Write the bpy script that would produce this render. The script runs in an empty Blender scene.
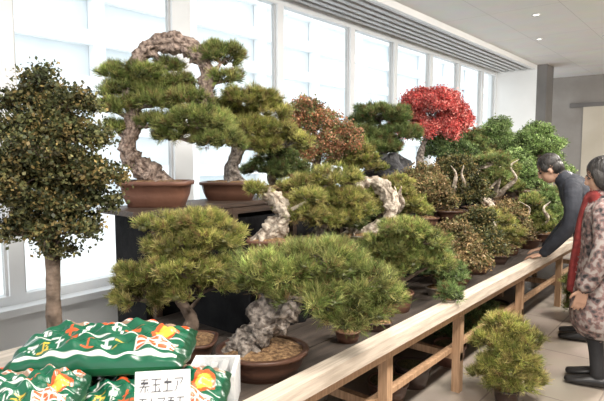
import bpy, math, random
import numpy as np
from mathutils import Vector, Matrix, kdtree
random.seed(7); rng=np.random.default_rng(7)
scene=bpy.context.scene
try:
    scene.view_settings.view_transform='Standard'
    scene.view_settings.look='None'
    scene.view_settings.exposure=0.0
except Exception as e: print(e)

# ---------------------------------------------------------------- materials
def newmat(name):
    m=bpy.data.materials.new(name); m.use_nodes=True
    nt=m.node_tree; b=nt.nodes['Principled BSDF']
    return m,nt,b
def mat_noise(name,c1,c2,scale=8,rough=.6,bump=0.0,bscale=None,detail=6,metal=0,stretch=(1,1,1),spec=.5):
    m,nt,b=newmat(name); N=nt.nodes; L=nt.links
    tc=N.new('ShaderNodeTexCoord'); mp=N.new('ShaderNodeMapping'); mp.inputs['Scale'].default_value=stretch
    L.new(tc.outputs['Object'],mp.inputs['Vector'])
    n=N.new('ShaderNodeTexNoise'); n.inputs['Scale'].default_value=scale; n.inputs['Detail'].default_value=detail
    L.new(mp.outputs[0],n.inputs['Vector'])
    r=N.new('ShaderNodeValToRGB'); r.color_ramp.elements[0].position=.35; r.color_ramp.elements[1].position=.65
    r.color_ramp.elements[0].color=(*c1,1); r.color_ramp.elements[1].color=(*c2,1)
    L.new(n.outputs['Fac'],r.inputs[0]); L.new(r.outputs[0],b.inputs['Base Color'])
    b.inputs['Roughness'].default_value=rough; b.inputs['Metallic'].default_value=metal
    b.inputs['Specular IOR Level'].default_value=spec
    if bump>0:
        n2=N.new('ShaderNodeTexNoise'); n2.inputs['Scale'].default_value=bscale or scale*2; n2.inputs['Detail'].default_value=8
        L.new(mp.outputs[0],n2.inputs['Vector'])
        bp=N.new('ShaderNodeBump'); bp.inputs['Strength'].default_value=bump; bp.inputs['Distance'].default_value=.02
        L.new(n2.outputs['Fac'],bp.inputs['Height']); L.new(bp.outputs[0],b.inputs['Normal'])
    return m
def mat_leaf():
    m,nt,b=newmat('foliage'); N=nt.nodes; L=nt.links
    a=N.new('ShaderNodeAttribute'); a.attribute_name='Col'
    L.new(a.outputs['Color'],b.inputs['Base Color']); b.inputs['Roughness'].default_value=.5
    b.inputs['Specular IOR Level'].default_value=.35
    t=N.new('ShaderNodeBsdfTranslucent'); L.new(a.outputs['Color'],t.inputs['Color'])
    mx=N.new('ShaderNodeMixShader'); mx.inputs[0].default_value=.25
    L.new(b.outputs[0],mx.inputs[1]); L.new(t.outputs[0],mx.inputs[2])
    L.new(mx.outputs[0],N['Material Output'].inputs['Surface'])
    return m
def mat_attr(name,rough=.35,bump=0):
    m,nt,b=newmat(name); a=nt.nodes.new('ShaderNodeAttribute'); a.attribute_name='Col'
    nt.links.new(a.outputs['Color'],b.inputs['Base Color']); b.inputs['Roughness'].default_value=rough
    return m
def mat_brick(name,c,mortar,scale,bw,rh,ms=.01,rough=.4,rot=(0,0,0)):
    m,nt,b=newmat(name); N=nt.nodes; L=nt.links
    tc=N.new('ShaderNodeTexCoord'); mp=N.new('ShaderNodeMapping'); mp.inputs['Rotation'].default_value=rot
    L.new(tc.outputs['Object'],mp.inputs[0])
    k=N.new('ShaderNodeTexBrick'); k.offset=0; k.inputs['Scale'].default_value=scale
    k.inputs['Brick Width'].default_value=bw; k.inputs['Row Height'].default_value=rh; k.inputs['Mortar Size'].default_value=ms
    k.inputs['Color1'].default_value=(*c,1); k.inputs['Color2'].default_value=(*[x*.94 for x in c],1); k.inputs['Mortar'].default_value=(*mortar,1)
    L.new(mp.outputs[0],k.inputs['Vector'])
    n=N.new('ShaderNodeTexNoise'); n.inputs['Scale'].default_value=3; n.inputs['Detail'].default_value=8; L.new(tc.outputs['Object'],n.inputs['Vector'])
    mx=N.new('ShaderNodeMix'); mx.data_type='RGBA'; mx.blend_type='MULTIPLY'; mx.inputs[0].default_value=.15
    L.new(k.outputs['Color'],mx.inputs[6]); L.new(n.outputs['Color'],mx.inputs[7])
    L.new(mx.outputs[2],b.inputs['Base Color']); b.inputs['Roughness'].default_value=rough
    return m
M={}
M['leaf']=mat_leaf()
M['bark']=mat_noise('bark',(.05,.035,.025),(.22,.16,.12),14,.85,.9,30)
M['barkgrey']=mat_noise('bark_grey',(.06,.046,.038),(.44,.38,.33),40,.85,1.0,70)
M['barkpink']=mat_noise('bark_weathered',(.09,.058,.045),(.52,.40,.33),42,.8,1.0,70)
M['dead']=mat_noise('deadwood',(.20,.15,.11),(.66,.58,.48),28,.7,.9,50)
M['soil']=mat_noise('soil',(.12,.062,.03),(.42,.26,.13),60,.95,.9,90)
M['moss']=mat_noise('moss_soil',(.06,.06,.02),(.16,.14,.06),50,.95,.9,90)
M['pot_brown']=mat_noise('glazed_clay_brown',(.070,.032,.022),(.125,.06,.038),5,.35,.1,20)
M['pot_red']=mat_noise('unglazed_clay_red',(.13,.058,.040),(.19,.088,.056),5,.5,.15,30)
M['pot_dark']=mat_noise('glazed_clay_dark',(.04,.025,.02),(.085,.05,.038),5,.35)
M['pot_grey']=mat_noise('clay_grey',(.22,.19,.16),(.33,.29,.25),5,.5)
M['rock']=mat_noise('black_rock',(.008,.008,.009),(.05,.05,.055),10,.6,1,20)
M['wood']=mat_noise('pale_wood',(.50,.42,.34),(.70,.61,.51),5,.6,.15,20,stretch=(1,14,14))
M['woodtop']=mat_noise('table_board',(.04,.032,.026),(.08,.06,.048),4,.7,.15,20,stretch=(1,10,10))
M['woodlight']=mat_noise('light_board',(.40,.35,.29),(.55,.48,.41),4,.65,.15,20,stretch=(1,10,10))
M['wooddark']=mat_noise('dark_stained_wood',(.03,.018,.013),(.075,.045,.03),5,.5,.2,20,stretch=(1,12,12))
M['woodleg']=mat_noise('leg_wood',(.34,.20,.11),(.52,.33,.20),5,.6,.15,20,stretch=(12,12,1))
M['cloth']=mat_noise('black_cloth',(.006,.006,.007),(.014,.014,.015),12,.9,.3,30,spec=.2)
M['white']=mat_noise('white_paint',(.82,.83,.83),(.87,.88,.88),1.5,.5)
M['frame']=mat_noise('window_frame_paint',(.76,.79,.81),(.84,.86,.88),2,.4)
M['ceil']=mat_brick('ceiling_panels',(.86,.85,.84),(.62,.61,.60),1,1.8,.9,.004,.7)
M['grille']=mat_noise('ceiling_grille',(.52,.52,.52),(.6,.6,.6),3,.5)
M['grille_dark']=mat_noise('grille_gap',(.22,.22,.23),(.28,.28,.29),3,.6)
M['floor']=mat_brick('stone_floor',(.36,.31,.26),(.24,.20,.17),1,.9,.6,.006,.25)
M['wallgrey']=mat_noise('grey_stone_wall',(.24,.22,.20),(.31,.29,.27),1.5,.5)
M['wallwarm']=mat_noise('warm_plaster',(.50,.46,.41),(.56,.52,.47),1.5,.6)
M['walldark']=mat_noise('dark_panel',(.13,.125,.12),(.18,.17,.165),1.5,.5)
M['wallbeige']=mat_noise('beige_panel',(.50,.45,.36),(.58,.53,.44),1.2,.5)
M['facade']=mat_noise('pale_facade',(.86,.88,.90),(.90,.92,.93),.4,.6)
M['facadeglass']=mat_noise('facade_glazing',(.60,.68,.72),(.76,.81,.84),.25,.4)
M['paving']=mat_noise('outside_paving',(.80,.82,.83),(.86,.87,.88),.5,.8)
M['bag']=mat_attr('printed_plastic',.28)
M['card']=mat_attr('printed_card',.5)
M['foam']=mat_noise('polystyrene',(.72,.73,.74),(.82,.83,.84),40,.7,.2,80)
m,nt,b=newmat('lamp_glow'); b.inputs['Emission Color'].default_value=(1,.95,.85,1); b.inputs['Emission Strength'].default_value=6; M['glow']=m
def mglass():
    m=bpy.data.materials.new('window_glass'); m.use_nodes=True; nt=m.node_tree; nt.nodes.clear()
    o=nt.nodes.new('ShaderNodeOutputMaterial'); t=nt.nodes.new('ShaderNodeBsdfTransparent'); g=nt.nodes.new('ShaderNodeBsdfGlossy')
    t.inputs[0].default_value=(.97,.985,.985,1); g.inputs['Roughness'].default_value=.35
    x=nt.nodes.new('ShaderNodeMixShader'); x.inputs[0].default_value=.01
    nt.links.new(t.outputs[0],x.inputs[1]); nt.links.new(g.outputs[0],x.inputs[2]); nt.links.new(x.outputs[0],o.inputs[0]); return m
M['glass']=mglass()
M['skin']=mat_noise('skin',(.44,.26,.18),(.52,.32,.23),6,.5)
M['lip']=mat_noise('lips',(.38,.16,.13),(.40,.18,.14),6,.5)
M['hair']=mat_noise('black_hair',(.008,.007,.007),(.03,.025,.022),40,.45,.5,80,stretch=(1,1,.2))
M['eye']=mat_noise('eye',(.02,.015,.012),(.03,.02,.02),6,.2)
M['navy']=mat_noise('navy_jacket',(.012,.014,.022),(.032,.036,.048),7,.8,.9,10)
M['trousers']=mat_noise('dark_trousers',(.012,.012,.014),(.025,.025,.028),8,.8,.4,14)
M['shoe']=mat_noise('shoe_leather',(.01,.009,.009),(.02,.018,.018),8,.35)
M['redcloth']=mat_noise('red_wool',(.12,.012,.012),(.22,.028,.025),20,.9,.3,40)
def mcoat():
    m,nt,b=newmat('patterned_coat'); N=nt.nodes; L=nt.links
    tc=N.new('ShaderNodeTexCoord'); v=N.new('ShaderNodeTexVoronoi'); v.inputs['Scale'].default_value=30
    n=N.new('ShaderNodeTexNoise'); n.inputs['Scale'].default_value=24; n.inputs['Detail'].default_value=6
    L.new(tc.outputs['Object'],v.inputs['Vector']); L.new(tc.outputs['Object'],n.inputs['Vector'])
    r=N.new('ShaderNodeValToRGB'); e=r.color_ramp.elements
    e[0].position=.48; e[0].color=(.02,.018,.02,1); e[1].position=.80; e[1].color=(.34,.30,.28,1)
    x=e.new(.58); x.color=(.11,.09,.09,1); x=e.new(.68); x.color=(.21,.12,.11,1)
    mx=N.new('ShaderNodeMath'); mx.operation='MULTIPLY_ADD'; mx.inputs[1].default_value=.35
    L.new(v.outputs['Distance'],mx.inputs[0]); L.new(n.outputs['Fac'],mx.inputs[2]); L.new(mx.outputs[0],r.inputs[0])
    L.new(r.outputs[0],b.inputs['Base Color']); b.inputs['Roughness'].default_value=.85; return m
M['coat']=mcoat()

# ---------------------------------------------------------------- mesh builder
class MB:
    def __init__(s): s.v=[];s.c=[];s.n=0;s.f=[];s.mats=[]
    def mi(s,m):
        if m not in s.mats: s.mats.append(m)
        return s.mats.index(m)
    def add(s,v,faces,mat,col=None,smooth=True):
        v=np.asarray(v,float).reshape(-1,3); k=len(v)
        s.v.append(v)
        if col is None: col=np.ones((k,3))*.5
        col=np.asarray(col,float)
        if col.ndim==1: col=np.tile(col,(k,1))
        s.c.append(col)
        if isinstance(faces,np.ndarray): s.f.append((faces+s.n,s.mi(mat),smooth))
        else:
            by={}
            for f in faces: by.setdefault(len(f),[]).append(f)
            for q in by.values(): s.f.append((np.array(q)+s.n,s.mi(mat),smooth))
        s.n+=k
    def box(s,lo,hi,mat,R=None,off=(0,0,0)):
        x0,y0,z0=lo;x1,y1,z1=hi
        v=np.array([(x0,y0,z0),(x1,y0,z0),(x1,y1,z0),(x0,y1,z0),(x0,y0,z1),(x1,y0,z1),(x1,y1,z1),(x0,y1,z1)],float)
        if R is not None: v=v@np.array(R).T
        v=v+np.array(off)
        s.add(v,np.array([(0,3,2,1),(4,5,6,7),(0,1,5,4),(1,2,6,5),(2,3,7,6),(3,0,4,7)]),mat,smooth=False)
    def obj(s,name,loc=(0,0,0),rz=0):
        me=bpy.data.meshes.new(name)
        V=np.concatenate(s.v); me.vertices.add(len(V)); me.vertices.foreach_set('co',V.ravel().astype(np.float32))
        loops=np.concatenate([f.ravel() for f,_,_ in s.f]); tot=np.concatenate([np.full(len(f),f.shape[1]) for f,_,_ in s.f])
        st=np.concatenate([[0],np.cumsum(tot)[:-1]])
        me.loops.add(len(loops)); me.loops.foreach_set('vertex_index',loops.astype(np.int32))
        me.polygons.add(len(tot)); me.polygons.foreach_set('loop_start',st.astype(np.int32))
        try: me.polygons.foreach_set('loop_total',tot.astype(np.int32))
        except Exception: pass
        me.polygons.foreach_set('material_index',np.concatenate([np.full(len(f),m) for f,m,_ in s.f]).astype(np.int32))
        me.polygons.foreach_set('use_smooth',np.concatenate([np.full(len(f),sm) for f,_,sm in s.f]))
        for m in s.mats: me.materials.append(M[m])
        ca=me.color_attributes.new('Col','FLOAT_COLOR','POINT')
        C=np.concatenate(s.c); ca.data.foreach_set('color',np.hstack([C,np.ones((len(C),1))]).ravel().astype(np.float32))
        me.update(calc_edges=True); me.validate()
        o=bpy.data.objects.new(name,me); o.location=loc; o.rotation_euler=(0,0,rz); scene.collection.objects.link(o)
        return o
def catmull(P,n):
    P=np.asarray(P,float)
    if len(P)<3 or n<2:
        return P
    Q=np.vstack([2*P[0]-P[1],P,2*P[-1]-P[-2]]); out=[]
    for i in range(1,len(Q)-2):
        for k in range(n):
            t=k/n; a,b_,c,d=Q[i-1],Q[i],Q[i+1],Q[i+2]
            out.append(.5*((2*b_)+(-a+c)*t+(2*a-5*b_+4*c-d)*t*t+(-a+3*b_-3*c+d)*t**3))
    out.append(P[-1]); return np.array(out)
def tube(mb,P,r,mat,sides=8,sub=4,gnarl=0.0,col=None):
    A=np.hstack([np.asarray(P,float),np.asarray(r,float)[:,None]]); A=catmull(A,sub); A[:,3]=np.maximum(A[:,3],.0006)
    p=A[:,:3]; rr=A[:,3]; k=len(p)
    d=np.gradient(p,axis=0); d/=np.linalg.norm(d,axis=1)[:,None]+1e-9
    up=np.array([.13,.97,.2]); s1=np.cross(d,up); s1/=np.linalg.norm(s1,axis=1)[:,None]+1e-9; s2=np.cross(d,s1)
    a=np.linspace(0,2*np.pi,sides,endpoint=False)
    g=np.ones((k,sides))
    if gnarl>0:
        ph=rng.random(6)*6.28; i=np.arange(k)[:,None]
        g=1+gnarl*(.5*np.sin(2*a[None]+i*.22+ph[0])+.38*np.abs(np.sin(2.5*a[None]+i*.16+ph[1]))*2-.38+.25*np.sin(7*a[None]+i*.3+ph[4]))+gnarl*.18*rng.standard_normal((k,sides))+gnarl*.55*np.sin(i*.8+ph[2])*np.sin(i*.31+ph[3])
        g=np.clip(g,.35,1.8)
    v=p[:,None]+(rr[:,None]*g)[...,None]*(np.cos(a)[None,:,None]*s1[:,None]+np.sin(a)[None,:,None]*s2[:,None])
    idx=np.arange(k*sides).reshape(k,sides); nx=np.roll(idx,-1,1)
    F=np.stack([idx[:-1],nx[:-1],nx[1:],idx[1:]],-1).reshape(-1,4)
    v=np.vstack([v.reshape(-1,3),p[0],p[-1]]); n=k*sides
    mb.add(v,F,mat,col)
    caps=[(n,idx[0][(j+1)%sides],idx[0][j]) for j in range(sides)]+[(n+1,idx[-1][j],idx[-1][(j+1)%sides]) for j in range(sides)]
    mb.f.append((np.array(caps)+(mb.n-len(v)),mb.mi(mat),True))
def pot(mb,w,d,h,mat='pot_brown',ex=2.0,soil='soil',cx=0,cy=0,z=0,bowl=.8,mound=.03):
    prof=[(0,bowl*.93),(0.0,bowl),(.1,bowl),(.12,bowl*1.03),(.45,bowl+(1-bowl)*.6),(.82,.97),(.84,1.05),(.98,1.06),(1,1.03),(1,.94),(.86,.92)]
    n=40; a=np.linspace(0,2*np.pi,n,endpoint=False)
    ca=np.sign(np.cos(a))*np.abs(np.cos(a))**(2/ex); sa=np.sign(np.sin(a))*np.abs(np.sin(a))**(2/ex)
    v=np.vstack([np.stack([cx+ca*w/2*s,cy+sa*d/2*s,np.full(n,z+h*t)],1) for t,s in prof])
    k=len(prof); idx=np.arange(k*n).reshape(k,n); nx=np.roll(idx,-1,1)
    mb.add(v,np.stack([idx[:-1],nx[:-1],nx[1:],idx[1:]],-1).reshape(-1,4),mat)
    mb.add(v[:n],[list(range(n))[::-1]],mat)
    rs=[.93,.7,.45,.2]; rings=[]
    for q in rs:
        zz=z+h*.86+mound*(1-q*q)+rng.random(n)*.004
        rings.append(np.stack([cx+ca*w/2*q,cy+sa*d/2*q,zz],1))
    sv=np.vstack(rings+[np.array([[cx,cy,z+h*.86+mound]])]); idx=np.arange(4*n).reshape(4,n); nx=np.roll(idx,-1,1)
    mb.add(sv,np.stack([idx[:-1],nx[:-1],nx[1:],idx[1:]],-1).reshape(-1,4),soil)
    mb.f.append((np.array([(idx[-1][j],nx[-1][j],4*n) for j in range(n)])+(mb.n-len(sv)),mb.mi(soil),True))
def rock(mb,c,rad,mat='rock',n=18,amp=.25):
    th=np.linspace(0,np.pi,n); ph=np.linspace(0,2*np.pi,2*n,endpoint=False)
    T,P=np.meshgrid(th,ph,indexing='ij'); k=rng.random(6)*6
    R=1+amp*(np.sin(3*P+k[0]+2*T)*np.sin(2*T+k[1])+.6*np.sin(5*T+k[2])*np.cos(4*P+k[3])*np.sin(T))
    v=np.stack([c[0]+rad[0]*R*np.sin(T)*np.cos(P),c[1]+rad[1]*R*np.sin(T)*np.sin(P),c[2]+rad[2]*R*np.cos(T)],-1).reshape(-1,3)
    idx=np.arange(n*2*n).reshape(n,2*n); nx=np.roll(idx,-1,1)
    mb.add(v,np.stack([idx[:-1],idx[1:],nx[1:],nx[:-1]],-1).reshape(-1,4),mat,smooth=False)

def unit(v): return v/(np.linalg.norm(v,axis=-1,keepdims=True)+1e-9)
def needles(mb,T,AX,L,W,cols,per,fac):
    n=len(T); k=n*per
    base=np.repeat(T,per,0); ax=np.repeat(AX,per,0)
    d=unit(ax*1.0+rng.standard_normal((k,3))*.46)
    side=unit(np.cross(d,rng.standard_normal((k,3))))
    l=L*(.6+.5*rng.random((k,1)))
    b=base+rng.standard_normal((k,3))*L*.12
    v=np.stack([b-side*W/2,b+side*W/2,b+d*l*.6+side*W*.4,b+d*l],1).reshape(-1,3)
    F=np.arange(k*4).reshape(k,4)
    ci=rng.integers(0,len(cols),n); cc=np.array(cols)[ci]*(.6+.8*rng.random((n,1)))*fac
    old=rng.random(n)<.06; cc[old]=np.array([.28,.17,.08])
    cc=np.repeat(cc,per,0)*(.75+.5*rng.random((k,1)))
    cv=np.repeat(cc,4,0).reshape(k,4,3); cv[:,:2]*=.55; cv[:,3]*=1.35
    mb.add(v,F,'leaf',cv.reshape(-1,3),smooth=False)
def leaves(mb,T,L,cols,per,fac):
    n=len(T); k=n*per
    base=np.repeat(T,per,0)+rng.standard_normal((k,3))*L*.9
    d=unit(rng.standard_normal((k,3))+np.array([0,0,.2])); side=unit(np.cross(d,rng.standard_normal((k,3))))
    l=L*(.6+.7*rng.random((k,1)))
    v=np.stack([base,base+d*l*.5+side*l*.36,base+d*l,base+d*l*.5-side*l*.36],1).reshape(-1,3)
    ci=rng.integers(0,len(cols),n); cc=np.array(cols)[ci]*(.7+.6*rng.random((n,1)))*fac
    cc=np.repeat(cc,per,0)*(.7+.6*rng.random((k,1)))
    mb.add(v,np.arange(k*4).reshape(k,4),'leaf',np.repeat(cc,4,0),smooth=False)
_th=np.linspace(.15,np.pi-.15,5); _ph=np.linspace(0,2*np.pi,8,endpoint=False); _T,_P=np.meshgrid(_th,_ph,indexing='ij')
BV=np.stack([np.sin(_T)*np.cos(_P),np.sin(_T)*np.sin(_P),np.cos(_T)],-1).reshape(-1,3)
_i=np.arange(40).reshape(5,8); _n=np.roll(_i,-1,1); BF=np.stack([_i[:-1],_i[1:],_n[1:],_n[:-1]],-1).reshape(-1,4)
PAL={
 'yg':[(.44,.43,.12),(.31,.34,.08),(.54,.50,.18),(.20,.25,.06),(.44,.36,.14)],
 'ygg':[(.32,.37,.11),(.23,.30,.08),(.44,.45,.16),(.14,.20,.05),(.37,.34,.12)],
 'green':[(.23,.30,.10),(.17,.25,.08),(.34,.40,.15),(.11,.17,.05),(.28,.27,.10)],
 'deep':[(.12,.19,.07),(.17,.25,.08),(.24,.33,.13),(.07,.12,.04)],
 'fresh':[(.27,.38,.13),(.20,.30,.10),(.36,.46,.19),(.13,.21,.06)],
 'brown':[(.30,.20,.10),(.20,.16,.07),(.40,.28,.14),(.15,.15,.06),(.24,.22,.09)],
 'olive':[(.12,.125,.048),(.07,.08,.03),(.27,.20,.075),(.19,.175,.07),(.05,.06,.025)],
 'orange':[(.50,.23,.12),(.40,.19,.10),(.27,.26,.10),(.58,.32,.20),(.22,.24,.10)],
 'red':[(.56,.10,.09),(.70,.19,.17),(.46,.06,.06),(.78,.32,.27),(.60,.14,.12)],
}
ANG=math.radians(-50.2)
def bonsai(name,loc,s,trunk,pads,kind,pal,potspec=None,bark='bark',dens=2300,L=.05,W=.0024,per=13,lump=.045,rz=ANG,gn=.25,extra=None,branch=True,core=.5,strands=0,grow=1.08,soil='soil'):
    """trunk: (x,z,r[,y]) and pads: (x,z,rx,rz[,y[,ry]]) in units of s metres; x right, z up"""
    mb=MB(); cols=PAL[pal]
    if potspec:
        w,d,h,pm,ex=potspec; pot(mb,w,d,h,pm,ex,soil=soil)
    TP=np.array([(t[0],t[3] if len(t)>3 else 0,t[1]) for t in trunk],float)*s
    TR=np.array([t[2] for t in trunk],float)*s
    tube(mb,TP,TR,bark,sides=22,sub=9,gnarl=gn)
    TPs=catmull(TP,5); TRs=catmull(np.hstack([TP,TR[:,None]]),5)[:,3]
    for q in range(strands):
        a0=q*6.28/strands; kk=np.arange(len(TPs)); a=a0+kk*.2+.5*np.sin(kk*.4+q)
        off=np.stack([np.cos(a),np.sin(a),.3*np.sin(a*1.3)],1)*(TRs*.85)[:,None]
        tube(mb,(TPs+off)[::2],(TRs*.34)[::2]*(.7+.5*rng.random(len(TPs[::2]))),bark,8,4,.25)
    for q in range(6):
        a=q*1.05+rng.random()*.7; r0=TR[0]
        e=TP[0]+np.array([math.cos(a)*r0*2.4,math.sin(a)*r0*2.4,-r0*.25])
        tube(mb,[TP[0]+(0,0,r0*1.1),TP[0]+np.array([math.cos(a)*r0*1.1,math.sin(a)*r0*1.1,r0*.25]),e],[r0*.5,r0*.4,r0*.12],bark,8,4,.25)
    core_shade=np.array(cols).mean(0)*.26  # darkened palette for inner blobs: shade in the foliage gaps put into colour
    for pd in pads:
        cx,cz,rx,rz_=pd[:4]; cy=pd[4] if len(pd)>4 else rng.uniform(-.25,.25)*rx; ry=pd[5] if len(pd)>5 else rx*.85
        c=np.array([cx,cy,cz])*s; a=np.array([rx,ry,rz_])*s*grow
        if branch:
            j=np.argmin(np.linalg.norm(TPs-(c-(0,0,a[2]*.8)),axis=1)); b0=TPs[j]; r0=max(TR.min()*.7,.003)
            mid=(b0+c)/2+np.array([0,0,-.1*np.linalg.norm(c-b0)])+rng.standard_normal(3)*.01
            tube(mb,[b0,mid,c-(0,0,a[2]*.3)],[r0,r0*.75,r0*.45],bark,6,3,.2)
        area=2.2*math.pi*((a[0]*a[1])**.5)*((a[0]*a[1])**.5+a[2])*.5
        nl=max(8,int(area/(lump*lump*2.4)))
        u=unit(rng.standard_normal((nl*3,3))); u=u[u[:,2]>-.4][:nl]; nl=len(u)
        ins=np.maximum(a-lump*.5,a*.4)
        lc=c+u*ins*(.70+.42*rng.random((nl,1)))
        lf=(.62+.66*rng.random((nl,1)))*rng.uniform(.85,1.12)
        for q in lc[::2]:
            m2=(c+q)/2+rng.standard_normal(3)*lump*.2
            tube(mb,[c-(0,0,a[2]*.3),m2,q],[.0032,.0024,.0014],bark,4,2)
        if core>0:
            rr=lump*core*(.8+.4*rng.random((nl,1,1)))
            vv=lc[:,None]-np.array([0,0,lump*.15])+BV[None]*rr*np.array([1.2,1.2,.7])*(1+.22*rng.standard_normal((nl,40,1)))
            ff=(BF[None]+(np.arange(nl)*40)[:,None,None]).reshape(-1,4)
            mb.add(vv.reshape(-1,3),ff,'leaf',np.repeat(core_shade[None]*(.7+.6*rng.random((nl,1))),40,0),smooth=False)
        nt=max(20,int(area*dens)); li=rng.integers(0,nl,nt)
        w=unit(rng.standard_normal((nt,3)))*(rng.random((nt,1))**.4)
        w[:,2]=np.abs(w[:,2])*np.where(rng.random(nt)<.72,1,-1)
        T=lc[li]+w*lump*np.array([1.1,1.1,.75])
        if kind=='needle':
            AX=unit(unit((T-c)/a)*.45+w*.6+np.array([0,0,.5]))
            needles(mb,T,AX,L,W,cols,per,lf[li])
        else: leaves(mb,T,L,cols,per,lf[li])
    if extra: extra(mb,s)
    return mb.obj(name,loc,rz)

# ---------------------------------------------------------------- room shell
H=3.5; WY=4.2
def shell(name,boxes):
    mb=MB()
    for lo,hi,m in boxes: mb.box(lo,hi,m)
    return mb.obj(name)
shell('floor',[((-4,-5,-.1),(14.3,WY+.2,0),'floor')])
shell('ceiling',[((-4,-5,H),(14.3,WY+.2,H+.15),'ceil')])
shell('wall_left',[((-4,WY,0),(11.8,WY+.15,.40),'white'),((-4,WY,3.42),(11.8,WY+.15,H),'white')])
shell('wall_right_unseen',[((-4,-5.15,0),(14.3,-5,H),'wallwarm')])  # out of view; added to block flat fill light from the open side
shell('trim_1',[((-4,WY-.14,.40),(11.8,WY+.16,.455),'frame')])
shell('baseboard_left',[((-4,WY-.02,0),(11.8,WY,.1),'grille')])
shell('wall_corner',[((11.8,3.35,0),(12.0,WY+.2,H),'white'),((11.8,3.15,0),(12.3,3.35,H),'walldark')])
shell('wall_far',[((14.1,-5,0),(14.3,WY,H),'wallgrey'),((14.05,-2.5,.9),(14.1,2.9,2.75),'wallbeige'),((14.04,-2.5,2.75),(14.1,3.2,2.85),'walldark')])
mb=MB()
mb.box((-4,3.42,H-.03),(11.8,WY,H-.001),'grille_dark')
for i,y in enumerate([3.42,3.55,3.68,3.81,3.94,4.07]): mb.box((-4,y,H-.075),(11.8,y+.07,H-.02),'grille')
mb.box((-4,3.36,H-.09),(11.8,3.42,H-.001),'white')
mb.obj('trim_2')
mull=[-2.6,-1.4,.1,1.62,3.22,4.65,6.15,7.35,8.6,9.8,11.0,11.8]
for i in range(len(mull)-1):
    mb=MB(); a,b_=mull[i],mull[i+1]; z0,z1=.455,3.42; w=.055; 
    wl=.11 if a==3.22 else w; wr=.11 if b_==3.22 else w
    y0,y1=WY+.0,WY+.10
    mb.box((a,y0,z0),(a+wl,y1,z1),'frame'); mb.box((b_-wr,y0,z0),(b_,y1,z1),'frame')
    mb.box((a+wl,y0,z0),(b_-wr,y1,z0+.07),'frame'); mb.box((a+wl,y0,z1-.07),(b_-wr,y1,z1),'frame')
    for xx in (a+wl,b_-wr-.02): mb.box((xx,y0+.03,z0+.07),(xx+.02,y1-.02,z1-.07),'grille')
    mb.box((a+wl+.02,y0+.05,z0+.07),(b_-wr-.02,y0+.058,z1-.07),'glass')
    mb.obj('window_%d'%(i+1))
for i,(x,y) in enumerate([(7.6,2.2),(7.2,1.5),(9.6,1.7),(9.2,2.6),(5.4,1.2)]):
    mb=MB(); n=24; a=np.linspace(0,2*np.pi,n,endpoint=False)
    rings=[(.055,-.0),(.06,-.012),(.045,-.014),(.04,-.004)]
    v=np.vstack([np.stack([r*np.cos(a),r*np.sin(a),np.full(n,z)],1) for r,z in rings]); idx=np.arange(4*n).reshape(4,n); nx=np.roll(idx,-1,1)
    mb.add(v,np.stack([idx[:-1],nx[:-1],nx[1:],idx[1:]],-1).reshape(-1,4),'grille'); mb.add(v[3*n:],[list(range(n))],'glow')
    mb.obj('ceiling_downlight',(x,y,H))
shell('ground_outside',[((-30,WY+.3,-.3),(60,60,-.2),'paving')])
mb=MB(); FY=13
mb.box((-20,FY,-.2),(45,FY+1,11),'facadeglass')
for k in range(10): mb.box((-20,FY-.25,-.2+k*1.15),(45,FY,.15+k*1.15),'facade')
for k in range(22): mb.box((-20+k*3,FY-.3,-.2),(-19.7+k*3,FY-.02,11),'facade')
mb.obj('building_outside')

# ---------------------------------------------------------------- tables
TZ=.64
mb=MB(); TE=8.6
for k in range(5):
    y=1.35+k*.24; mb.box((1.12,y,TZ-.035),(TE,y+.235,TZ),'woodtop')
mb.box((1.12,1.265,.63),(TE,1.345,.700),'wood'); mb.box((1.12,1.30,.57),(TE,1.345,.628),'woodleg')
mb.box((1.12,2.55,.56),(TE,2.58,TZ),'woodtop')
legs=[1.25,2.35,3.3,4.6,5.9,7.2,8.4]
for x in legs:
    for y in (1.35,1.95,2.46): mb.box((x-.028,y,0),(x+.028,y+.056,TZ-.036),'woodleg')
    mb.box((x-.022,1.35,.22),(x+.022,2.5,.27),'woodleg')
mb.box((1.2,1.406,.27),(TE-.1,1.45,.30),'woodleg')
mb.obj('display_table')
mb=MB()
mb.box((-.3,.85,.665),(1.11,2.55,.70),'woodlight'); mb.box((-.3,.83,.61),(1.11,.85,.703),'wood')
for x in (-.25,1.04):
    for y in (.9,2.45): mb.box((x-.03,y,0),(x+.03,y+.06,.665),'woodleg')
mb.box((-.25,.9,.25),(1.04,.95,.3),'woodleg'); mb.obj('side_table')
def cloth_box(name,x0,x1,y0,y1,z0,z1,top='cloth',over=.0,posts=0):
    mb=MB(); mb.box((x0-over,y0+.01-over*.4,z1-.03),(x1,y1,z1),top)
    z1=z1-.03
    n=int((x1-x0)*60); xs=np.linspace(x0,x1,n); m=8; zz=np.linspace(z1-.002,z0,m)
    X,Z=np.meshgrid(xs,zz,indexing='ij'); f=(z1-Z)/(z1-z0)
    Y=y0+.020+.012*f*np.sin(X*30)+.006*f*np.sin(X*71+1)
    idx=np.arange(n*m).reshape(n,m)
    mb.add(np.stack([X,Y,Z],-1).reshape(-1,3),np.stack([idx[:-1,:-1],idx[1:,:-1],idx[1:,1:],idx[:-1,1:]],-1).reshape(-1,4),'cloth')
    mb.box((x0,y0+.04,z0),(x0+.015,y1,z1),'cloth'); mb.box((x1-.015,y0+.04,z0),(x1,y1,z1),'cloth'); mb.box((x0,y1-.01,z0),(x1,y1,z1),'cloth')
    if posts:
        x=x0+.02
        while x<x1:
            mb.box((x,y0-.03,z0),(x+.045,y0,z1),'wooddark' if posts>1 else 'woodleg'); x+=.62
        mb.box((x0,y0-.028,z1-.05),(x1,y0-.002,z1),'wooddark')
    return mb.obj(name)
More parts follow.
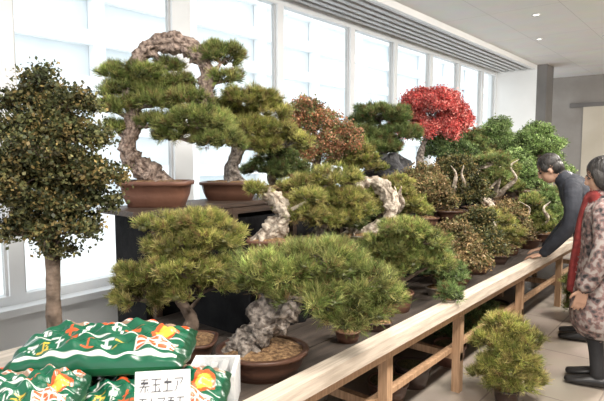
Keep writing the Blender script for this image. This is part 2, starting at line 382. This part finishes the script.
cloth_box('cloth_covered_riser',1.86,8.5,1.86,2.38,TZ,.97,'wooddark',posts=1)
cloth_box('cloth_covered_shelf',1.74,8.6,2.62,2.98,0.0,1.28,'wooddark',over=.12,posts=2)

# ---------------------------------------------------------------- bonsai
bonsai('pine_bonsai',(1.61,1.57,TZ),.0044,
 [(-16,22,14),(-12,34,13),(2,44,12),(6,56,14),(22,66,13),(32,78,11),(48,88,5)],
 [(18,106,38,17,0),(56,112,44,19,5),(98,92,36,18,-5),(50,82,34,11,-14),(102,64,34,15,0),(76,84,38,17,12),(-6,92,24,11,0),(120,76,20,12),(82,58,26,11,-8)],
 'needle','ygg',(.39,.34,.11,'pot_brown',2.0),bark='barkgrey',dens=4600,L=.048,per=13,gn=.6,lump=.036,strands=5)
bonsai('pine_bonsai',(1.50,1.97,TZ),.0047,
 [(0,18,7),(6,38,6),(-4,60,6),(4,85,5),(0,110,3)],
 [(0,112,38,17),(-37,84,32,15),(32,122,28,16),(18,70,38,15),(-46,60,28,10),(44,86,24,15),(-18,134,26,11),(18,140,24,9),(-54,74,18,9),(0,92,34,16,-12)],
 'needle','yg',(.28,.22,.09,'pot_brown',4),dens=4800,L=.038,lump=.034)
bonsai('pine_bonsai',(1.93,2.80,1.28),.0062,
 [(4,24,8),(-4,32,8),(-22,44,7.5),(-29,60,7),(-22,82,6),(-24,112,6),(-22,136,6),(-10,152,6.5),(8,162,7),(32,160,8),(48,146,7.5),(53,128,6),(50,100,5.5),(48,70,5)],
 [(-28,116,25,16),(-15,132,20,11),(0,104,24,12),(66,148,24,14),(46,151,15,8,8),(42,84,34,15),(64,66,26,12),(36,106,24,11),(-38,98,18,11),(18,126,18,10,10),(22,72,22,9),(-38,130,16,11),(8,116,18,11,8),(12,140,14,8,10),(72,128,14,8),(0,84,18,9),(-40,78,12,7)],
 'needle','ygg',(.42,.30,.16,'pot_red',5),bark='barkpink',dens=4000,L=.046,W=.0028,gn=.6,strands=6,lump=.04)
bonsai('pine_bonsai',(2.55,2.80,1.28),.0072,
 [(4,16,8),(2,30,7),(8,50,6),(12,68,5),(18,90,3)],
 [(20,98,26,11),(-5,88,20,11),(38,84,22,11),(18,70,28,11),(56,56,26,10),(-14,66,18,10),(44,68,20,10),(30,54,20,8)],
 'needle','yg',(.40,.28,.13,'pot_brown',5),bark='barkgrey',dens=3800,L=.05,W=.003,strands=3,lump=.042)
bonsai('pine_bonsai',(2.35,2.2,.97),.0063,
 [(-8,16,8),(4,28,8),(12,42,7),(4,56,6),(-8,64,4)],[(34,58,16,9),(34,42,18,9),(-14,66,12,6)],
 'needle','yg',(.30,.22,.11,'pot_red',5),bark='dead',dens=3600,L=.042,W=.003,gn=.6,strands=5)
bonsai('pine_bonsai',(2.72,2.12,.97),.0067,
 [(0,12,7),(6,26,6),(-2,42,5),(4,60,4)],
 [(15,72,22,10),(-10,62,26,11),(27,52,20,11),(-20,44,26,11),(10,32,28,11),(36,38,18,10),(6,50,26,12)],
 'needle','yg',(.28,.22,.08,'pot_brown',4),bark='barkgrey',dens=3600,L=.04,W=.003,lump=.036)
bonsai('pine_bonsai',(3.16,2.02,.97),.0072,
 [(-14,10,5),(2,10,6),(18,20,6),(24,36,6),(18,52,6),(6,61,5.5),(-6,58,4.5),(-13,46,3.5)],
 [(-18,44,16,9),(-24,20,18,10),(36,10,14,9),(-4,24,14,8,12)],'needle','green',(.34,.22,.06,'pot_grey',2),bark='dead',dens=3400,L=.04,W=.003,gn=.5,strands=5)
bonsai('pine_bonsai',(2.80,1.58,TZ),.0061,
 [(0,16,6),(4,28,6),(-2,42,5),(6,60,4)],
 [(-7,64,30,12),(23,70,28,12),(35,48,24,12),(-14,46,28,11),(8,84,26,9),(-32,56,20,10),(10,54,30,12)],
 'needle','ygg',(.22,.20,.12,'pot_red',2),bark='bark',dens=4200,L=.038,W=.0028,lump=.036)
bonsai('black_pine_bonsai',(4.66,2.8,1.28),.0104,
 [(0,8,5),(3,25,4),(-4,42,3.5),(-2,60,2.5)],
 [(-3,68,26,12),(-20,50,18,11),(14,50,20,11),(-4,38,22,10)],
 'needle','green',(.36,.26,.10,'pot_brown',4),dens=2900,L=.06,W=.0045,lump=.052,extra=lambda mb,s: rock(mb,(.04,-.1,.15),(.26,.12,.17)))
bonsai('beech_bonsai',(3.56,2.80,1.28),.0087,
 [(0,8,4),(-2,22,3.5),(2,38,3),(-2,58,2)],
 [(-4,66,27,16),(-24,48,20,13),(20,48,22,14),(-4,38,26,13),(-10,82,16,9),(30,58,12,9)],
 'leaf','orange',(.34,.26,.09,'pot_brown',4),dens=2500,L=.021,per=9,lump=.045,core=0)
bonsai('red_maple_bonsai',(5.50,2.8,1.28),.0120,
 [(0,8,3.5),(-1,22,3),(2,36,2.5),(7,50,2),(10,62,1.4)],
 [(9,73,26,12),(-11,59,18,11),(29,56,18,12),(9,49,28,10),(-2,80,14,8),(20,82,15,7),(36,64,10,8)],
 'leaf','red',(.36,.28,.09,'pot_brown',2),bark='barkgrey',dens=2300,L=.024,per=10,lump=.045,core=0)
bonsai('boxwood_bonsai',(1.0,2.2,.70),.0043,
 [(-2,22,8),(-3,60,7),(-2,110,6.5),(-3,170,5),(-3,230,4),(-4,275,2)],
 [(-4,278,22,15,0),(-22,256,28,15),(18,256,28,15),(-34,228,32,16),(-2,236,30,16),(28,226,32,16),(-44,196,31,15),(-10,200,34,16),(22,194,34,16),(48,190,22,14),(-48,164,31,13),(-8,166,36,14),(36,162,28,12),(-32,134,34,11),(16,136,32,10),(-6,116,22,7),(0,214,34,18,-20),(-24,180,34,16,-20),(10,180,34,14,15),(-4,150,34,12,10)],
 'leaf','olive',(.26,.24,.10,'pot_dark',2),bark='bark',dens=2000,L=.018,per=10,lump=.038,gn=.12,core=.35)
def jin(mb,h,w):
    for q in range(2):
        a=random.uniform(-1,1); x=a*w*.2
        pts=[(0,-.05,h*.22),(x,-w*.25,h*.38),(x*2+.02,-w*.38,h*.55),(x*1.2,-w*.42,h*.74),(x*2.6,-w*.40,h*.86)]
        tube(mb,pts,[w*.045,w*.04,w*.032,w*.02,w*.006],'dead',10,6,.4)
def generic(name,x,y,z,h,w,kind,pal,pm,bark='bark',tall=False,far=1.0,dead=False):
    s=.01; H_=h/s; W_=w/s; ph=H_*.16
    lean=random.uniform(-.18,.18)*W_
    tr=[(0,ph,W_*.075),(lean,ph+H_*.2,W_*.06),(-lean*.6,ph+H_*.42,W_*.05),(lean*.5,ph+H_*.62,W_*.035)]
    pads=[]; n=7
    for i in range(n):
        t=i/(n-1); ww=W_*(.38-.15*t); sx=(-1)**i*W_*.24*(1-t*.8)
        pads.append((sx,H_*(.40+.48*t),ww*.9,H_*.095+W_*.03,random.uniform(-.2,.2)*W_))
    return bonsai(name,(x,y,z),s,tr,pads,kind,pal,(w*.55,w*.42,h*.16,pm,random.choice([2,4,5])),'dead' if dead else bark,
        dens=2700/far,L=(.042 if kind=='needle' else .020)*(.8+.2*far),W=.0028*far,per=12,lump=.032+.01*far,extra=(lambda mb,s: jin(mb,h,w)) if dead else None)
G=[
 ('juniper_bonsai',3.30,1.53,TZ,.34,.30,'needle','fresh','pot_grey',1.1,0),
 ('quince_bonsai',3.68,1.59,TZ,.46,.44,'leaf','brown','pot_red',1.1,0),
 ('quince_bonsai',4.12,1.60,TZ,.52,.46,'leaf','olive','pot_brown',1.2,0),
 ('juniper_bonsai',4.60,1.62,TZ,.50,.44,'needle','yg','pot_dark',1.3,1),
 ('quince_bonsai',5.10,1.66,TZ,.52,.42,'leaf','brown','pot_red',1.3,0),
 ('juniper_bonsai',5.60,1.62,TZ,.58,.48,'needle','ygg','pot_brown',1.4,1),
 ('juniper_bonsai',6.15,1.60,TZ,.60,.50,'needle','fresh','pot_brown',1.5,0),
 ('juniper_bonsai',6.75,1.60,TZ,.60,.50,'leaf','brown','pot_brown',1.5,0),
 ('juniper_bonsai',7.40,1.60,TZ,.60,.50,'leaf','brown','pot_brown',1.5,0),
 ('pine_bonsai',3.66,2.1,.97,.46,.52,'needle','yg','pot_brown',1.2,1),
 ('elm_bonsai',4.18,2.1,.97,.54,.52,'leaf','brown','pot_brown',1.2,0),
 ('elm_bonsai',4.78,2.1,.97,.62,.58,'leaf','olive','pot_brown',1.3,1),
 ('pine_bonsai',5.92,2.1,.97,.68,.58,'needle','ygg','pot_brown',1.4,1),
 ('juniper_bonsai',6.55,2.1,.97,.70,.62,'leaf','fresh','pot_brown',1.5,0),
 ('cypress_bonsai',7.35,2.1,.97,1.05,.85,'leaf','fresh','pot_brown',1.6,0),
 ('pine_bonsai',3.05,2.8,1.28,.42,.50,'needle','green','pot_brown',1.2,0),
 ('pine_bonsai',4.12,2.8,1.28,.50,.50,'needle','yg','pot_dark',1.3,0),
 ('cypress_bonsai',6.20,2.8,1.28,.74,.66,'leaf','deep','pot_brown',1.5,0),
 ('pine_bonsai',6.98,2.8,1.28,.68,.68,'needle','green','pot_brown',1.6,0),
 ('cypress_bonsai',7.80,2.8,1.28,.85,.78,'leaf','fresh','pot_brown',1.7,0),
]
for g in G: generic(g[0],g[1],g[2],g[3],g[4],g[5],g[6],g[7],g[8],far=g[9],dead=bool(g[10]))
bonsai('pine_bonsai',(5.35,2.02,.97),.0102,[(8,8,5),(2,18,5),(-8,30,5),(-12,42,4),(-4,50,3)],[(8,54,16,7),(-18,54,12,6),(16,40,12,6)],
 'needle','green',(.36,.26,.09,'pot_brown',4),bark='dead',dens=2600,L=.05,W=.004,gn=.4,strands=4)
def shrub(name,x,y,z,h,w,pal,far,pm='pot_dark'):
    s=.01; H_=h*100; W_=w*100
    pads=[(0,H_*.84,W_*.30,H_*.12),(-W_*.2,H_*.66,W_*.34,H_*.14),(W_*.2,H_*.66,W_*.34,H_*.14),(0,H_*.46,W_*.42,H_*.13),(-W_*.18,H_*.28,W_*.36,H_*.12),(W_*.2,H_*.28,W_*.36,H_*.12),(0,H_*.55,W_*.34,H_*.2,-W_*.16),(0,H_*.30,W_*.38,H_*.14,-W_*.16)]
    return bonsai(name,(x,y,z),s,[(0,H_*.14,W_*.04),(1,H_*.4,W_*.035),(0,H_*.7,W_*.02)],pads,'needle',pal,(w*.42,w*.42,h*.17,pm,2),'bark',dens=3200,L=.055,W=.0028*far,per=13,lump=.038)
shrub('potted_juniper',3.34,1.06,0,.60,.38,'yg',1.1)
shrub('potted_juniper',5.55,1.06,0,.56,.36,'ygg',1.4,'pot_red')
shrub('potted_juniper',4.15,1.72,0,.48,.5,'deep',1.2)
generic('moss_pot_plant',2.98,1.306,.700,.10,.14,'needle','fresh','pot_grey',far=1)
bonsai('accent_plant',(2.17,1.50,TZ),.01,[(0,5,1),(1,9,.8),(0,14,.5)],[(0,15,6,3),(3,11,6,3),(-4,11,5,3)],'leaf','brown',(.13,.13,.06,'pot_red',2),dens=2200,L=.014,per=8,lump=.025,core=0)
bonsai('accent_plant',(2.42,1.47,TZ),.01,[(0,5,1),(1,8,.8),(0,11,.5)],[(0,12,6,3),(3,9,6,3),(-4,9,5,3)],'needle','ygg',(.14,.12,.05,'pot_dark',4),dens=3500,L=.03,W=.0022,lump=.025)
for (x,y,w,h,pm) in [(3.2,1.66,.24,.15,'pot_dark'),(2.9,1.68,.26,.13,'pot_brown'),(3.72,1.62,.24,.16,'pot_red'),(2.6,2.1,.3,.16,'pot_grey'),(4.9,1.7,.3,.2,'pot_dark')]:
    mb=MB(); pot(mb,w,w,h,pm,2,soil='moss'); mb.obj('clay_pot',(x,y,0))

# ---------------------------------------------------------------- fertiliser bags
GL=["01111110 00010000 01111110 00010000 11111111 00101000 01001010 10001001".split(),
    "11111111 00010000 00010000 01111110 00010000 00010100 00010010 11111111".split(),
    "00010000 00010000 01111110 00010000 00010000 00010000 00010000 11111111".split(),
    "11111110 00000010 00100100 00101000 00100000 01000000 01000000 10000000".split()]
def bag_tex(u,v,seed):
    g=(.008,.10,.05); w=(.78,.78,.74); o=(.70,.10,.03); yl=(.72,.45,.06)
    if u<.04 or u>.96: return (.012,.06,.03)
    if .76<v<.95:
        q=math.sin(u*23+seed)+math.sin(u*47+v*30)+.6*math.sin(v*60+u*13)
        return o if q>.6 else (w if q>.0 else (.30,.20,.14))
    for (x0,y0,sz,col,gi) in [(.08,.44,.12,w,0),(.21,.44,.12,o,1),(.34,.44,.12,w,2),(.47,.44,.12,w,3),(.60,.46,.09,o,0),(.08,.15,.07,w,3),(.16,.15,.07,yl,0),(.24,.15,.07,w,1),(.33,.15,.07,o,2),(.41,.15,.07,o,1),(.50,.15,.07,w,0),(.58,.15,.07,yl,2)]:
        a=(u-x0)/sz; b=(v-y0)/(sz*1.9)
        if 0<=a<1 and 0<=b<1:
            if GL[(gi+seed)%4][7-int(b*8)][int(a*8)]=='1': return col
            return g
    if (u-.83)**2/.0065+(v-.52)**2/.03<1: return o if (u-.83)**2/.003+(v-.52)**2/.015>1 else yl
    if .365<v<.385: return w
    if .05<v<.09: return w
    if .70<u<.93 and .13<v<.31: return w if (int(v*70)%3==0 or int(u*110)%7==0) else o
    return g
def bag(cx,cy,z,L_,W_,T_,rz,seed):
    nx,ny=130,84; r=np.random.default_rng(seed); mb=MB()
    U,V=np.meshgrid(np.linspace(0,1,nx),np.linspace(0,1,ny),indexing='ij'); X=(U-.5)*2; Y=(V-.5)*2
    prof=(np.clip(1-np.abs(X)**3.2,0,1)**.5)*(np.clip(1-np.abs(Y)**3.2,0,1)**.5)
    wr=.013*np.sin(X*7+r.random()*6+2*Y)*np.sin(Y*5+r.random()*6)+.007*np.sin(X*23+Y*11+r.random()*6)+.005*np.sin(Y*29-X*9)*(np.abs(X)>.6)+.007*np.sin(X*13-Y*17)
    sh=1-.05*(np.abs(X)*np.abs(Y))+.012*np.sin(Y*9+seed)*(np.abs(X)>.8)
    px=X*L_/2*sh; py=Y*W_/2*sh
    top=z+T_*.42+T_*.58*prof+wr*prof; bot=z+T_*.42*(1-prof**.6)
    cols=np.array([[bag_tex(U[i,j],V[i,j],seed) for j in range(ny)] for i in range(nx)]).reshape(-1,3)
    idx=np.arange(nx*ny).reshape(nx,ny)
    F=np.stack([idx[:-1,:-1],idx[1:,:-1],idx[1:,1:],idx[:-1,1:]],-1).reshape(-1,4)
    mb.add(np.stack([px,py,top-z],-1).reshape(-1,3),F,'bag',cols)
    mb.add(np.stack([px,py,bot-z-.0],-1).reshape(-1,3),F[:,::-1],'bag',(.012,.13,.05))
    return mb.obj('fertilizer_bag',(cx,cy,z),rz)
bag(.66,1.70,.70,.46,.38,.10,math.radians(40),1); bag(.65,1.69,.79,.46,.38,.10,math.radians(-52),3)
bag(.96,1.38,.70,.44,.36,.10,math.radians(40),2); bag(.93,1.38,.79,.46,.36,.10,math.radians(-50),4)
bag(.55,1.50,.885,.38,.28,.09,math.radians(-40),7)
bag(.91,1.62,.89,.58,.34,.11,math.radians(-47),5)
mb=MB()
ny_,nx_=60,44; U,V=np.meshgrid(np.linspace(0,1,nx_),np.linspace(0,1,ny_),indexing='ij')
def ctex(u,v):
    for rI,(y0,sz) in enumerate([(.74,.17),(.50,.17),(.28,.13),(.08,.13)]):
        if y0<=v<y0+sz and .08<u<.92:
            k=(u-.08)/(.84/ (4+rI%2)); gi=int(k); a=k-gi; b=(v-y0)/sz
            if a<.85 and GL[(gi+rI)%4][7-int(b*8)][min(7,int(a/.85*8))]=='1': return (.04,.04,.05)
    return (.8,.8,.78)
cols=np.array([[ctex(U[i,j],V[i,j]) for j in range(ny_)] for i in range(nx_)]).reshape(-1,3)
idx=np.arange(nx_*ny_).reshape(nx_,ny_)
F=np.stack([idx[:-1,:-1],idx[1:,:-1],idx[1:,1:],idx[:-1,1:]],-1).reshape(-1,4)
mb.add(np.stack([(U-.5)*.14,(V-.5)*.06,.15+V*.19],-1).reshape(-1,3),F,'card',cols)
mb.add(np.stack([(U-.5)*.14,(V-.5)*.06+.003,.15+V*.19],-1).reshape(-1,3),F[:,::-1],'card',(.8,.8,.78))
mb.box((-.006,-.02,.0),(.006,-.008,.2),'woodleg'); mb.box((-.05,-.04,0),(.05,.03,.012),'woodleg')
mb.obj('price_sign',(.755,1.095,.70),math.radians(-42))
mb=MB()
w,d,h,t=.18,.20,.15,.015
mb.box((-w/2,-d/2,0),(w/2,d/2,t),'foam')
for lo,hi in [((-w/2,-d/2,t),(w/2,-d/2+t,h)),((-w/2,d/2-t,t),(w/2,d/2,h)),((-w/2,-d/2+t,t),(-w/2+t,d/2-t,h)),((w/2-t,-d/2+t,t),(w/2,d/2-t,h))]: mb.box(lo,hi,'foam')
for i in range(3): mb.box((-.065+i*.045,-.08,t),(-.04+i*.045,.08,.12+.01*(i%3)),'card')
mb.obj('polystyrene_tray',(1.28,1.51,TZ),math.radians(-50))

# ---------------------------------------------------------------- people
class Fig:
    def __init__(s): s.mb=MB()
    def limb(s,pts,mat,side=(1,0,0),n=16,sub=4):
        A=catmull(np.array(pts,float),sub); p=A[:,:3]; rx=A[:,3]; ry=A[:,4]
        d=unit(np.gradient(p,axis=0)); 
        d0,d1=d[0],d[-1]
        P=[];RX=[];RY=[]
        for q in (.95,.7,.35): P.append(p[0]-d0*q*min(rx[0],ry[0])); f=math.sqrt(1-q*q); RX.append(rx[0]*f);RY.append(ry[0]*f)
        P+=list(p);RX+=list(rx);RY+=list(ry)
        for q in (.35,.7,.95): P.append(p[-1]+d1*q*min(rx[-1],ry[-1])); f=math.sqrt(1-q*q); RX.append(rx[-1]*f);RY.append(ry[-1]*f)
        P=np.array(P); D=unit(np.gradient(P,axis=0)); S=np.array(side,float)
        N=unit(np.cross(D,S)); S2=unit(np.cross(N,D))
        a=np.linspace(0,2*np.pi,n,endpoint=False); k=len(P)
        v=P[:,None]+np.array(RX)[:,None,None]*np.cos(a)[None,:,None]*S2[:,None]+np.array(RY)[:,None,None]*np.sin(a)[None,:,None]*N[:,None]
        idx=np.arange(k*n).reshape(k,n); nx=np.roll(idx,-1,1)
        F=[list(x) for x in np.stack([idx[:-1],nx[:-1],nx[1:],idx[1:]],-1).reshape(-1,4)]
        F.append(list(idx[0])[::-1]); F.append(list(idx[-1]))
        s.mb.add(v.reshape(-1,3),F,mat)
    def ell(s,c,r,mat,R=None,o=(0,0,0)):
        n=14; th=np.linspace(0.02,np.pi-.02,n); ph=np.linspace(0,2*np.pi,2*n,endpoint=False); T,P=np.meshgrid(th,ph,indexing='ij')
        v=np.stack([c[0]+r[0]*np.sin(T)*np.cos(P),c[1]+r[1]*np.sin(T)*np.sin(P),c[2]+r[2]*np.cos(T)],-1).reshape(-1,3)
        if R is not None: v=v@np.array(R).T
        v=v+np.array(o); idx=np.arange(2*n*n).reshape(n,2*n); nx=np.roll(idx,-1,1)
        F=[list(x) for x in np.stack([idx[:-1],idx[1:],nx[1:],nx[:-1]],-1).reshape(-1,4)]; F.append(list(idx[0])); F.append(list(idx[-1])[::-1])
        s.mb.add(v,F,mat)
    def head(s,c,pitch=0,yaw=0,long=False):
        R=np.array(Matrix.Rotation(yaw,3,'Z')@Matrix.Rotation(-pitch,3,'X')); e=lambda a,b,m:s.ell(a,b,m,R,c)
        e((0,-.01,.02),(.074,.094,.10),'skin'); e((0,.028,-.04),(.056,.064,.075),'skin')
        e((0,.045,-.085),(.03,.035,.025),'skin')
        e((0,.098,-.015),(.011,.018,.02),'skin'); e((0,.092,.01),(.008,.012,.025),'skin')
        for q in (-1,1):
            e((q*.075,.0,-.016),(.009,.015,.025),'skin'); e((q*.03,.083,.012),(.013,.008,.007),'eye'); e((q*.03,.084,.034),(.017,.008,.004),'hair')
        e((0,.088,-.062),(.022,.010,.007),'lip')
        e((0,-.022,.045),(.084,.102,.094),'hair'); e((0,-.05,-.008),(.080,.068,.088),'hair')
        for q in (-1,1): e((q*.066,.02,.03),(.018,.038,.038),'hair')
        if long:
            e((0,-.04,-.035),(.090,.068,.09),'hair')
            for q in (-1,1): e((q*.07,.01,-.02),(.022,.045,.07),'hair')
    def hand(s,w,d,nrm,side,mat='skin'):
        w=np.array(w,float); d=unit(np.array(d,float)); nrm=unit(np.array(nrm,float)); a=unit(np.cross(d,nrm))*side
        nrm=unit(np.cross(a,d)*1.0)*np.sign(np.dot(np.cross(a,d),nrm) or 1)
        p=lambda q,rx,ry:(*q,rx,ry)
        s.limb([p(w-d*.03,.026,.02),p(w,.027,.019),p(w+d*.045,.038,.016),p(w+d*.085,.040,.013)],mat,side=a,n=12,sub=2)
        for i,Ln in enumerate((.070,.079,.073,.056)):
            b=w+d*.083+a*(.032-.0215*i); m_=b+d*Ln*.5+nrm*.006; t=m_+unit(d*.8+nrm*.55)*Ln*.5
            s.limb([p(b,.0088,.0088),p(m_,.0082,.0082),p(t,.0066,.0066)],mat,side=a,n=8,sub=2)
        b=w+d*.02+a*.026; m_=b+unit(d*.7+a*.7)*.04; t=m_+unit(d*.95+a*.25+nrm*.3)*.032
        s.limb([p(b,.013,.012),p(m_,.011,.010),p(t,.0085,.008)],mat,side=np.cross(a,d),n=8,sub=2)
    def finish(s,name,loc,yaw,voxel=.0055):
        o=s.mb.obj(name+'_src'); me=o.data
        vm=[0]*len(me.vertices)
        for p in me.polygons:
            for v in p.vertices: vm[v]=p.material_index
        pts=[(v.co.copy(),vm[v.index]) for v in me.vertices]+[(p.center.copy(),p.material_index) for p in me.polygons]
        kd=kdtree.KDTree(len(pts))
        for i,(c,_) in enumerate(pts): kd.insert(c,i)
        kd.balance()
        md=o.modifiers.new('r','REMESH'); md.mode='VOXEL'; md.voxel_size=voxel
        sm=o.modifiers.new('s','SMOOTH'); sm.iterations=3; sm.factor=.5
        dg=bpy.context.evaluated_depsgraph_get(); nm=bpy.data.meshes.new_from_object(o.evaluated_get(dg)); nm.name=name
        nm.materials.clear()
        for m_ in s.mb.mats: nm.materials.append(M[m_])
        for p in nm.polygons:
            _,i,_=kd.find(p.center); p.material_index=pts[i][1]; p.use_smooth=True
        bpy.data.objects.remove(o)
        ob=bpy.data.objects.new(name,nm); ob.location=loc; ob.rotation_euler=(0,0,yaw); scene.collection.objects.link(ob); return ob
def legs_(F,hipz,hy,ms='trousers',spread=.09,r=.085):
    for q in (-1,1):
        x=q*spread
        F.limb([(x,hy,hipz,r,r*1.05),(x,hy*.5+.02,hipz*.75,r*.85,r*.9),(x,.03,hipz*.53,r*.66,r*.7),(x,.0,hipz*.3,r*.6,r*.64),(x,-.01,.09,r*.5,r*.58)],ms)
        F.limb([(x,-.05,.045,.038,.038),(x,.03,.045,.042,.04),(x,.11,.035,.046,.03),(x,.17,.03,.038,.024)],'shoe')
F=Fig(); legs_(F,.90,-.04)
F.limb([(0,-.04,.76,.18,.15),(0,-.04,.92,.185,.15),(0,-.01,1.06,.185,.145),(0,.06,1.20,.21,.145),(0,.13,1.32,.20,.125),(0,.19,1.385,.12,.085)],'navy')
F.limb([(-.04,.16,1.40,.05,.03),(0,.23,1.375,.05,.03),(.04,.16,1.40,.05,.03)],'foam',side=(0,0,1))
for q in (-1,1):
    F.limb([(q*.15,.13,1.33,.08,.08),(q*.22,.13,1.27,.075,.075),(q*.265,.12,1.12,.066,.066),(q*.275,.15,1.00,.06,.06),(q*.23,.24,.87,.054,.054),(q*.18,.32,.765,.046,.044)],'navy',side=(1,0,0))
    F.hand((q*.175,.335,.742),(-q*.15,.9,-.2),(0,-.3,-1),-q)
F.limb([(0,.17,1.36,.062,.062),(0,.23,1.42,.058,.058),(0,.27,1.45,.055,.055)],'skin')
F.head((0,.315,1.475),pitch=.6)
F.finish('man',(4.98,.95,0),math.radians(12))
F=Fig(); legs_(F,.82,0,r=.075,spread=.08)
F.limb([(0,0,.49,.215,.185),(0,0,.62,.205,.175),(0,-.01,.80,.195,.16),(0,-.01,.95,.18,.145),(0,0,1.10,.18,.135),(0,0,1.22,.185,.12),(0,.0,1.29,.12,.09),(0,.005,1.33,.075,.07)],'coat')
F.limb([(0,.09,1.30,.05,.035),(.0,.13,1.15,.05,.028),(-.01,.152,.98,.05,.025),(-.01,.172,.80,.05,.025),(-.01,.18,.66,.05,.025)],'redcloth')
F.limb([(-.05,.05,1.31,.05,.04),(0,.085,1.30,.05,.035),(.05,.05,1.31,.05,.04)],'redcloth',side=(0,0,1))
for q in (-1,1):
    F.limb([(q*.14,0,1.25,.068,.068),(q*.205,0,1.20,.068,.068),(q*.245,-.01,1.05,.066,.066),(q*.265,.0,.95,.066,.066),(q*.255,.04,.83,.062,.062),(q*.245,.08,.75,.06,.06)],'coat')
    F.hand((q*.24,.09,.71),(0,.25,-1),(-q,.3,0),1 if q>0 else -1)
F.limb([(0,0,1.30,.05,.05),(0,.01,1.36,.047,.047),(0,.015,1.40,.047,.047)],'skin')
F.head((0,.02,1.455),pitch=.35,long=True)
F.finish('woman',(4.04,.68,0),math.radians(10))
F=Fig(); legs_(F,.88,0)
F.limb([(0,0,.72,.19,.15),(0,-.01,.90,.18,.14),(0,-.01,1.05,.17,.13),(0,0,1.2,.185,.13),(0,0,1.32,.19,.11),(0,0,1.39,.11,.08),(0,0,1.42,.07,.06)],'redcloth')
for q in (-1,1):
    F.limb([(q*.15,0,1.35,.06,.06),(q*.21,0,1.30,.06,.06),(q*.24,-.01,1.1,.052,.052),(q*.24,.03,1.0,.05,.05),(q*.20,.15,.95,.045,.045),(q*.14,.22,.97,.042,.042)],'redcloth')
    F.hand((q*.12,.26,.975),(-q*.5,.8,.1),(0,-.2,-1),-q)
F.limb([(0,0,1.40,.052,.052),(0,.01,1.46,.05,.05),(0,.015,1.50,.05,.05)],'skin')
F.head((0,.02,1.555),pitch=.3)
F.finish('visitor',(6.05,.84,0),math.radians(0))

# ---------------------------------------------------------------- lights, world, camera
w=bpy.data.worlds.new('World'); scene.world=w; w.use_nodes=True
bg=w.node_tree.nodes['Background']; bg.inputs[0].default_value=(.98,.99,1,1); bg.inputs[1].default_value=2.1
for i,(x,y) in enumerate([(.3,-.2),(2.8,-.2),(5.3,-.2),(7.8,-.2),(10.3,-.2)]):
    l=bpy.data.lights.new('ceiling_panel_lamp','AREA'); l.shape='RECTANGLE'; l.size=1.0; l.size_y=.5; l.energy=215; l.color=(1,.94,.86)
    o=bpy.data.objects.new('ceiling_panel_lamp',l); o.location=(x,y,H-.03); scene.collection.objects.link(o); o.rotation_euler=(math.radians(18),0,0)
cam=bpy.data.cameras.new('camera'); co=bpy.data.objects.new('camera',cam); scene.collection.objects.link(co)
cam.sensor_width=36; cam.lens=36*520/604; cam.clip_start=.05; cam.clip_end=200
th=math.radians(39.8); p=math.radians(5)
fw=Vector((math.cos(p)*math.cos(th),math.cos(p)*math.sin(th),-math.sin(p)))
co.location=(0,0,1.6); co.rotation_euler=fw.to_track_quat('-Z','Y').to_euler()
scene.camera=co
